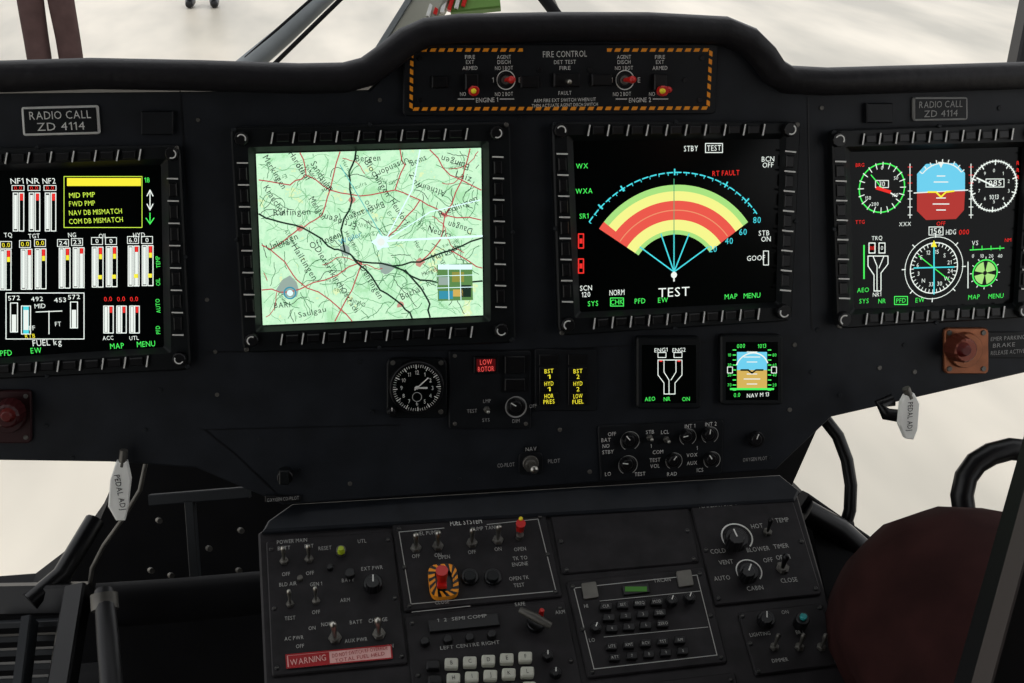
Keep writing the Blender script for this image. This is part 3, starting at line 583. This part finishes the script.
# ================= CONSOLE
b=B('center_console',CF,-.004)
b.prism([(258,533),(282,516),(795,484),(885,800),(272,860)],-.28,0,CON,.002,True)
b.prism([(268,520),(292,503),(780,474),(800,490),(795,500),(262,531)],0,.006,PAN,.002)
for i in range(5): b.line([(300+i*100,508-i*5.6),(300+i*100,518-i*5.6)],1,BLK,.007)
b.done()
def sub(name,q,hh=.003,m=None,bev=.001,rad=3):
    b=B(name,CF,-.004); b.prism(rr(q,rad),0,hh,m or CON,bev); b.h=-.004+hh
    for s,t in((.04,.06),(.96,.06),(.04,.94),(.96,.94),(.04,.5),(.96,.5)):
        x,y=bil(q,s,t); b.cyl(x,y,2.6,0,.0012,BLK,n=12); b.line([(x-1.5,y),(x+1.5,y)],.6,STL,.0016)
    return b
b=sub('electrical_control_panel',[(266,541),(392,531),(408,663),(272,676)])
for x,y in((284,560),(309,558)): b.toggle(x,y,MET,0,-4,4)
b.knob(373,582,10,.016,0); b.cyl(341,549,5,0,.006,STL,n=16); b.cyl(341,548,4,.006,.012,mat('olive_lens',(170,190,40),.3),3,n=14)
for x,y in((290,603),(316,600)): b.toggle(x,y,MET,0,-4,3.6)
for x,y in((335,637),(379,633)): b.toggle(x,y,MET,-1,-3,6,.02)
for x,y,t in((292,541,'POWER MAIN'),(284,548,'BATT'),(309,546,'EXT'),(325,548,'RESET'),(362,541,'UTL'),(286,574,'OFF'),(310,573,'OFF'),(288,584,'BLD AIR'),(316,584,'GEN 1'),(348,580,'BATT'),(372,568,'EXT PWR'),(290,618,'TEST'),(316,612,'OFF'),(345,600,'ARM'),(328,624,'NORM'),(356,622,'BATT'),(378,620,'CHARGE'),(312,628,'ON'),(294,638,'AC PWR'),(300,646,'OFF'),(356,640,'AUX PWR'),(390,646,'ON')): b.T(t,x,y,4,GP,.0006)
b.cyl(300,577,3,0,.004,STL,n=10); b.cyl(350,572,5,0,.006,BLK,n=16); b.cyl(330,566,3,0,.005,BLK)
WL=mat('warning_label_pink',(228,178,172),.5); WR=mat('warning_label_red',(165,30,35),.5)
P=[(286,655),(391,645),(392,658),(287,668)]; b.prism(P,0,.0012,WL,.0003)
b.poly([(288,656),(329,652),(330,664),(289,667)],.0014,WR); b.T('WARNING',308,660,6,WL,.0018,36,3); b.T('DO NOT SWITCH RF OVERRIDE',360,651.5,3.8,WR,.0016,56,3); b.T('TOTAL FUEL HELD',360,657,3.6,WR,.0016,50,3); b.line(P,1.4,WR,.0015,True)
b.done()
b=sub('fuel_system_panel',[(392,524),(545,511),(563,596),(404,611)])
b.line([(399,532),(444,528)],.9,GP,.0006); b.line([(487,524.5),(538,519)],.9,GP,.0006); b.line([(399,532),(411,604),(556,591),(538,519)],.9,GP,.0006)
b.T('FUEL SYSTEM',466,522,5,WP,.0006,32)
for x,y in((416,547),(438,545),(472,542),(498,539)): b.toggle(x,y,MET,0,-4,5,.017)
for x,y,t in((426,533,'FUEL PUMP'),(485,528,'PUMP TANK'),(416,556,'OFF'),(438,555,'ON'),(472,552,'OFF'),(498,549,'ON'),(520,558,'TK TO'),(520,564,'ENGINE'),(519,578,'OPEN TK'),(519,585,'TEST'),(444,557,'OPEN'),(442,602,'CLOSE'),(520,549,'OPEN')): b.T(t,x,y,4,GP,.0006)
hq=rr([(427,565),(456,563),(460,595),(431,598)],10,5); hi=rr([(434,570),(451,569),(454,590),(437,592)],6,5)
f=CF; z=b.h+.006
def hz(P): return [Vector(f.uv(x,y,z)) for x,y in P]
A_,I_=hz(hq),hz(hi)
b.loft([[f.w(*p,b.h) for p in A_],[f.w(*p,z) for p in A_]],OR,False); 
def resample(P,n):
    L=[0]
    for i in range(len(P)): L.append(L[-1]+(P[(i+1)%len(P)]-P[i]).length)
    out=[]
    for k in range(n):
        d=L[-1]*k/n; i=max(j for j in range(len(P)) if L[j]<=d); t=(d-L[i])/max(1e-9,L[i+1]-L[i]); out.append(P[i].lerp(P[(i+1)%len(P)],t))
    return out
n=28; a1_=resample(A_,n); i1_=resample(I_,n)
for k in range(n):
    j=(k+1)%n; j2=(k+2)%n
    b.add([f.w(*a1_[k],z),f.w(*a1_[j],z),f.w(*i1_[j2],z),f.w(*i1_[j],z)],[(0,1,2,3)],OR if k%2 else BLK)
b.loft([[f.w(*p,z) for p in I_],[f.w(*p,b.h+.001) for p in I_]],BLK,True)
b.cyl(442,582,5,0,.010,STL,n=14); b.tube([f.w(*f.uv(442,581,.01),.008),f.w(*f.uv(442,568,.03),.026)],[.004,.0055],RP,14)
b.prism(rq(442,584,10,5),.010,.014,RP,.001)
b.cyl(520,534,4,0,.006,STL,n=12); b.tube([f.w(*f.uv(520,532,.0),.0),f.w(*f.uv(521,522,.02),.018)],[.003,.0045],RP,12)
b.cyl(521,518,2.2,.018,.021,YP,n=12)
for x in(470,493): b.cyl(x,576,9,0,.003,BLK,n=24); b.cyl(x,575,6,.003,.008,BEZ,n=20)
b.done()
b=sub('keypad_control_unit',[(405,616),(565,600),(590,720),(418,735)])
GLK=mat('key_cap_grey',(195,195,182),.5)
b.prism([(428,620),(498,613),(500,625),(430,632)],0,.003,BLK,.0006); b.T('1  2  SEMI COMP',462,618,3.6,GP,.0036,50)
b.line([(412,612),(470,606)],.8,GP,.0006)
for x,y in((425,640),(448,638),(470,636),(492,633)): b.cyl(x,y,5,0,.006,BLK,4.4,18)
b.T('LEFT CENTRE RIGHT',470,645,3.8,GP,.0006,60)
b.cyl(536,622,9,0,.006,BLK); b.tube([f.w(*f.uv(520,610,.012),.012),f.w(*f.uv(536,619,.012),.014),f.w(*f.uv(551,626,.012),.012)],[.003,.004,.003],STL,10); b.cyl(542,610,2.6,0,.012,RP,n=12)
b.T('SAFE',520,604,4,GP,.0006); b.T('ARM',560,612,4,GP,.0006)
for j in range(3):
    for i in range(6):
        x=433+i*18.5+j*2; y=664-i*1.6+j*15; dark=i in(0,) 
        b.prism(rr(rq(x,y,13.5,10),2,2),0,.006,BLK if dark else GLK,.0012)
        if not dark:
            b.T('ABCDEFGHIJKLMNOPQR'[i+j*6],x,y,4,BLK,.0066)
for x,y in((548,655),(556,672)): b.knob(x,y,6,.01,0)
b.done()
b=sub('equipment_blank_panel',[(549,509),(686,498),(700,562),(562,574)],.002); b.done()
b=sub('radio_control_panel',[(566,581),(704,567),(728,662),(588,678)])
b.line([(574,588),(697,575),(717,655),(594,669)],.9,GP,.0006,True)
b.prism([(622,586),(648,583),(650,592),(624,595)],0,.002,BLK,.0004); b.rect(636,589,22,5,.0024,emi('lcd_green',(50,85,40)))
b.prism(rr([(581,583),(596,581),(599,597),(584,599)],2),0,.002,STL,.0004); b.prism(rr([(676,571),(691,569),(694,585),(679,587)],2),0,.002,STL,.0004)
for j in range(3):
    for i in range(4):
        x=606+i*17+j*3; y=606-i*1.6+j*11; b.prism(rr(rq(x,y,12,7),1.5,2),0,.004,BLK,.0006); b.T(('CLR','SET','FREQ','MOD','1','2','3','SQL','4','5','6','ZERO')[j*4+i],x,y,3.2,GP,.0045)
for j in range(2):
    for i in range(5): 
        x=612+i*17+j*3; y=646-i*1.6+j*11; b.prism(rr(rq(x,y,11,7),1.5,2),0,.004,BLK,.0006); b.T(('LITE','XMT','RCV','TST','AM','ATT','7','8','9','0')[j*5+i],x,y,3.2,GP,.0045)
b.line([(600,601),(700,591)],.7,GP,.0006); b.line([(604,637),(708,627)],.7,GP,.0006)
b.knob(672,600,6,.01,20); b.knob(690,597,6,.01,20); b.knob(596,627,6,.01,20); b.T('HI',586,606,4,GP,.0006); b.T('LO',592,640,4,GP,.0006); b.T('TACAN',662,580,4,GP,.0006)
b.done()
b=sub('temperature_control_panel',[(688,495),(789,487),(822,594),(716,605)])
b.T('TEMPERATURE CONTROL PANEL',736,503,4.4,GP,.0006,78)
b.knob(737,537,12,.02,-25,ring=True); b.knob(749,571,10,.018,20,ring=True); b.toggle(783,567,BLK,0,-3,6); b.toggle(768,531,BLK,0,-3,4)
for x,y,t in((718,551,'COLD'),(757,526,'HOT'),(758,549,'BLOWER'),(781,546,'TIMER'),(726,562,'VENT'),(722,578,'AUTO'),(755,588,'CABIN'),(783,557,'OPEN'),(789,580,'CLOSE'),(782,520,'TEMP'),(768,560,'OFF')): b.T(t,x,y,4.8,GP,.0006)
b.done()
b=sub('light_control_panel',[(738,612),(822,603),(842,664),(756,675)])
b.knob(767,618,9,.014,0); b.cyl(803,618,7,0,.012,BLK,n=18); b.cyl(804,616,3.6,.012,.015,mat('teal_lens',(40,150,150),.3),n=14); b.T('LIGHTING',760,634,4,GP,.0006); b.T('BRT',800,632,4,GP,.0006); b.T('ON',785,612,4,GP,.0006); b.T('DIMMER',780,660,4,GP,.0006)
for x in(775,800,822): b.toggle(x,646,STL,0,-3,4)
b.done()
b=sub('circuit_breaker_panel',[(596,688),(735,672),(760,780),(615,795)]); 
for i in range(6):
    for j in range(3): b.cyl(620+i*20+j*4,705-i*2+j*20,5,0,.008,BLK,n=16)
b.done()

# ================= PEDALS / lower structures
def pedals(x0,px):
    b=B('yaw_pedals')
    for dx in(-.11,.11):
        c=Vector((x0+dx,1.08,.98))
        b.tube([c+Vector((0,.08,-.19)),c+Vector((0,.05,-.05)),c],.014,DRK,10)
        b.beam(c+Vector((-.05,0,0)),c+Vector((.05,0,0)),.09,.015,BLK,(0,-.8,.6))
        for k in range(4): b.beam(c+Vector((-.045,-.012,-.03+k*.02)),c+Vector((.045,-.012,-.03+k*.02)),.005,.008,KEY,(0,-.8,.6))
    b.beam(Vector((x0-.18,1.17,.80)),Vector((x0+.18,1.17,.80)),.08,.05,DRK,(0,0,1))
    b.done()
pedals(-.43,0); pedals(.80,0)
b=B('pedal_linkage'); b.tube([pt(96,606,1.12),pt(180,600,1.15),pt(268,592,1.18)],.022,DRK,16); b.tube([pt(104,592,1.08),pt(108,640,1.04),pt(114,720,1.0)],[.009,.010,.010],mat('dark_tube',(42,42,43),.4,.3),12); b.tube([pt(104,594,1.075),pt(105,610,1.07)],.0125,STL,12)
b.beam(pt(-20,600,1.15),pt(90,598,1.15),.03,.02,BLK); b.beam(pt(78,590,1.14),pt(60,700,1.05),.022,.02,BLK); b.beam(pt(30,620,1.1),pt(20,700,1.05),.01,.02,KEY); b.tube([pt(95,520,1.2),pt(62,575,1.16),pt(30,602,1.14)],.010,BLK,10)
for k in range(5): b.beam(pt(-10,625+k*14,1.12),pt(66,622+k*14,1.12),.006,.012,KEY)
for x,y in((158,520),(170,575),(208,548),(240,530),(150,570),(238,570)): b.tube([pt(x,y,1.23),pt(x+2,y+1,1.22)],.003,STL,8)
b.beam(pt(150,500,1.24),pt(250,492,1.24),.012,.012,KEY); b.beam(pt(190,500,1.24),pt(196,585,1.24),.01,.012,KEY)
b.done()
b=B('linkage_guard'); b.tube([pt(806,512,1.15),pt(838,530,1.15),pt(872,560,1.15)],.013,BLK,12); b.beam(pt(826,530,1.18),pt(850,640,1.1),.05,.04,DRK); b.beam(pt(800,500,1.17),pt(880,556,1.17),.02,.03,DRK); b.done()
b=B('cooling_hose'); P=[pt(x,y,1.17) for x,y in((808,402),(824,418),(838,436),(847,460),(851,485),(850,510),(843,534),(835,560))]; b.tube(P,.0065,BLK,12); b.done()
b=B('collective_grip_loop'); P=[pt(x,y,1.05) for x,y in((985,560),(966,525),(962,495),(966,477),(976,463),(991,454),(1010,449),(1040,452),(1060,470),(1066,510),(1060,560))]; b.tube(P,.0105,BLK,14); b.done()

# ================= SEATED PERSON
e=empty('seated_person'); TR=mat('maroon_trousers',(46,24,23),.85,0,.1,.3,25,.6); JK=mat('olive_jacket',(70,72,58),.85,0,.1,.2,20)
kn=pt(958,594,.92); hip=Vector((.55,.18,1.13)); ank=Vector((.575,.97,.90))
kr=Vector((.86,.66,1.33)); hr=Vector((.75,.18,1.13)); ar=Vector((.84,.98,.90))
V=[Vector((.65,.14,1.13)),hip,hip.lerp(kn,.5),hip.lerp(kn,.85),kn,kn.lerp(ank,.16),kn.lerp(ank,.5),ank, hr,hr.lerp(kr,.5),hr.lerp(kr,.85),kr,kr.lerp(ar,.14),kr.lerp(ar,.5),ar]
rad=[.13,.12,.115,.112,.108,.092,.078,.062,.12,.115,.112,.108,.092,.078,.062]
skin('trousers',V,[(0,1),(1,2),(2,3),(3,4),(4,5),(5,6),(6,7),(0,8),(8,9),(9,10),(10,11),(11,12),(12,13),(13,14)],rad,TR,e)
V=[Vector(v)+Vector((.03,0,0)) for v in((.62,.12,1.16),(.62,.06,1.35),(.62,.03,1.58),(.62,.03,1.68),(.45,.03,1.62),(.40,.10,1.36),(.46,.33,1.34),(.79,.03,1.62),(.85,.10,1.36),(.79,.33,1.34))]
skin('jacket',V,[(0,1),(1,2),(2,3),(2,4),(4,5),(5,6),(2,7),(7,8),(8,9)],[.14,.14,.145,.07,.065,.05,.038,.065,.05,.038],JK,e)
skin('neck',[Vector((.65,.03,1.66)),Vector((.65,.05,1.8))],[(0,1)],[.056,.052],SK,e)
head(e,(.65,.07,1.87),1,(0,1,0))
hand(e,(.49,.33,1.34),(.1,1,-.1),1); hand(e,(.82,.33,1.34),(-.1,1,-.1),-1)
for x in(ank.x,ar.x): skin('boot',[Vector((x,.99,.86)),Vector((x,1.0,.825)),Vector((x,1.1,.815)),Vector((x,1.17,.81))],[(0,1),(1,2),(2,3)],[.055,.05,.045,.03],BLK,e)
b=B('cockpit_seat'); 
def bx(x0,y0,z0,x1,y1,z1,m,k=.02): b.loft([[(x0,y0,z0),(x1,y0,z0),(x1,y1,z0),(x0,y1,z0)],[(x0,y0,z1-k),(x1,y0,z1-k),(x1,y1,z1-k),(x0,y1,z1-k)],[(x0+k,y0+k,z1),(x1-k,y0+k,z1),(x1-k,y1-k,z1),(x0+k,y1-k,z1)]],m,True,True)
bx(.40,-.12,.92,.90,.40,1.02,DRK); bx(.40,-.22,.92,.90,-.12,1.75,DRK); bx(.44,-.1,.78,.49,.3,.92,STL,.005); bx(.81,-.1,.78,.86,.3,.92,STL,.005); b.done()
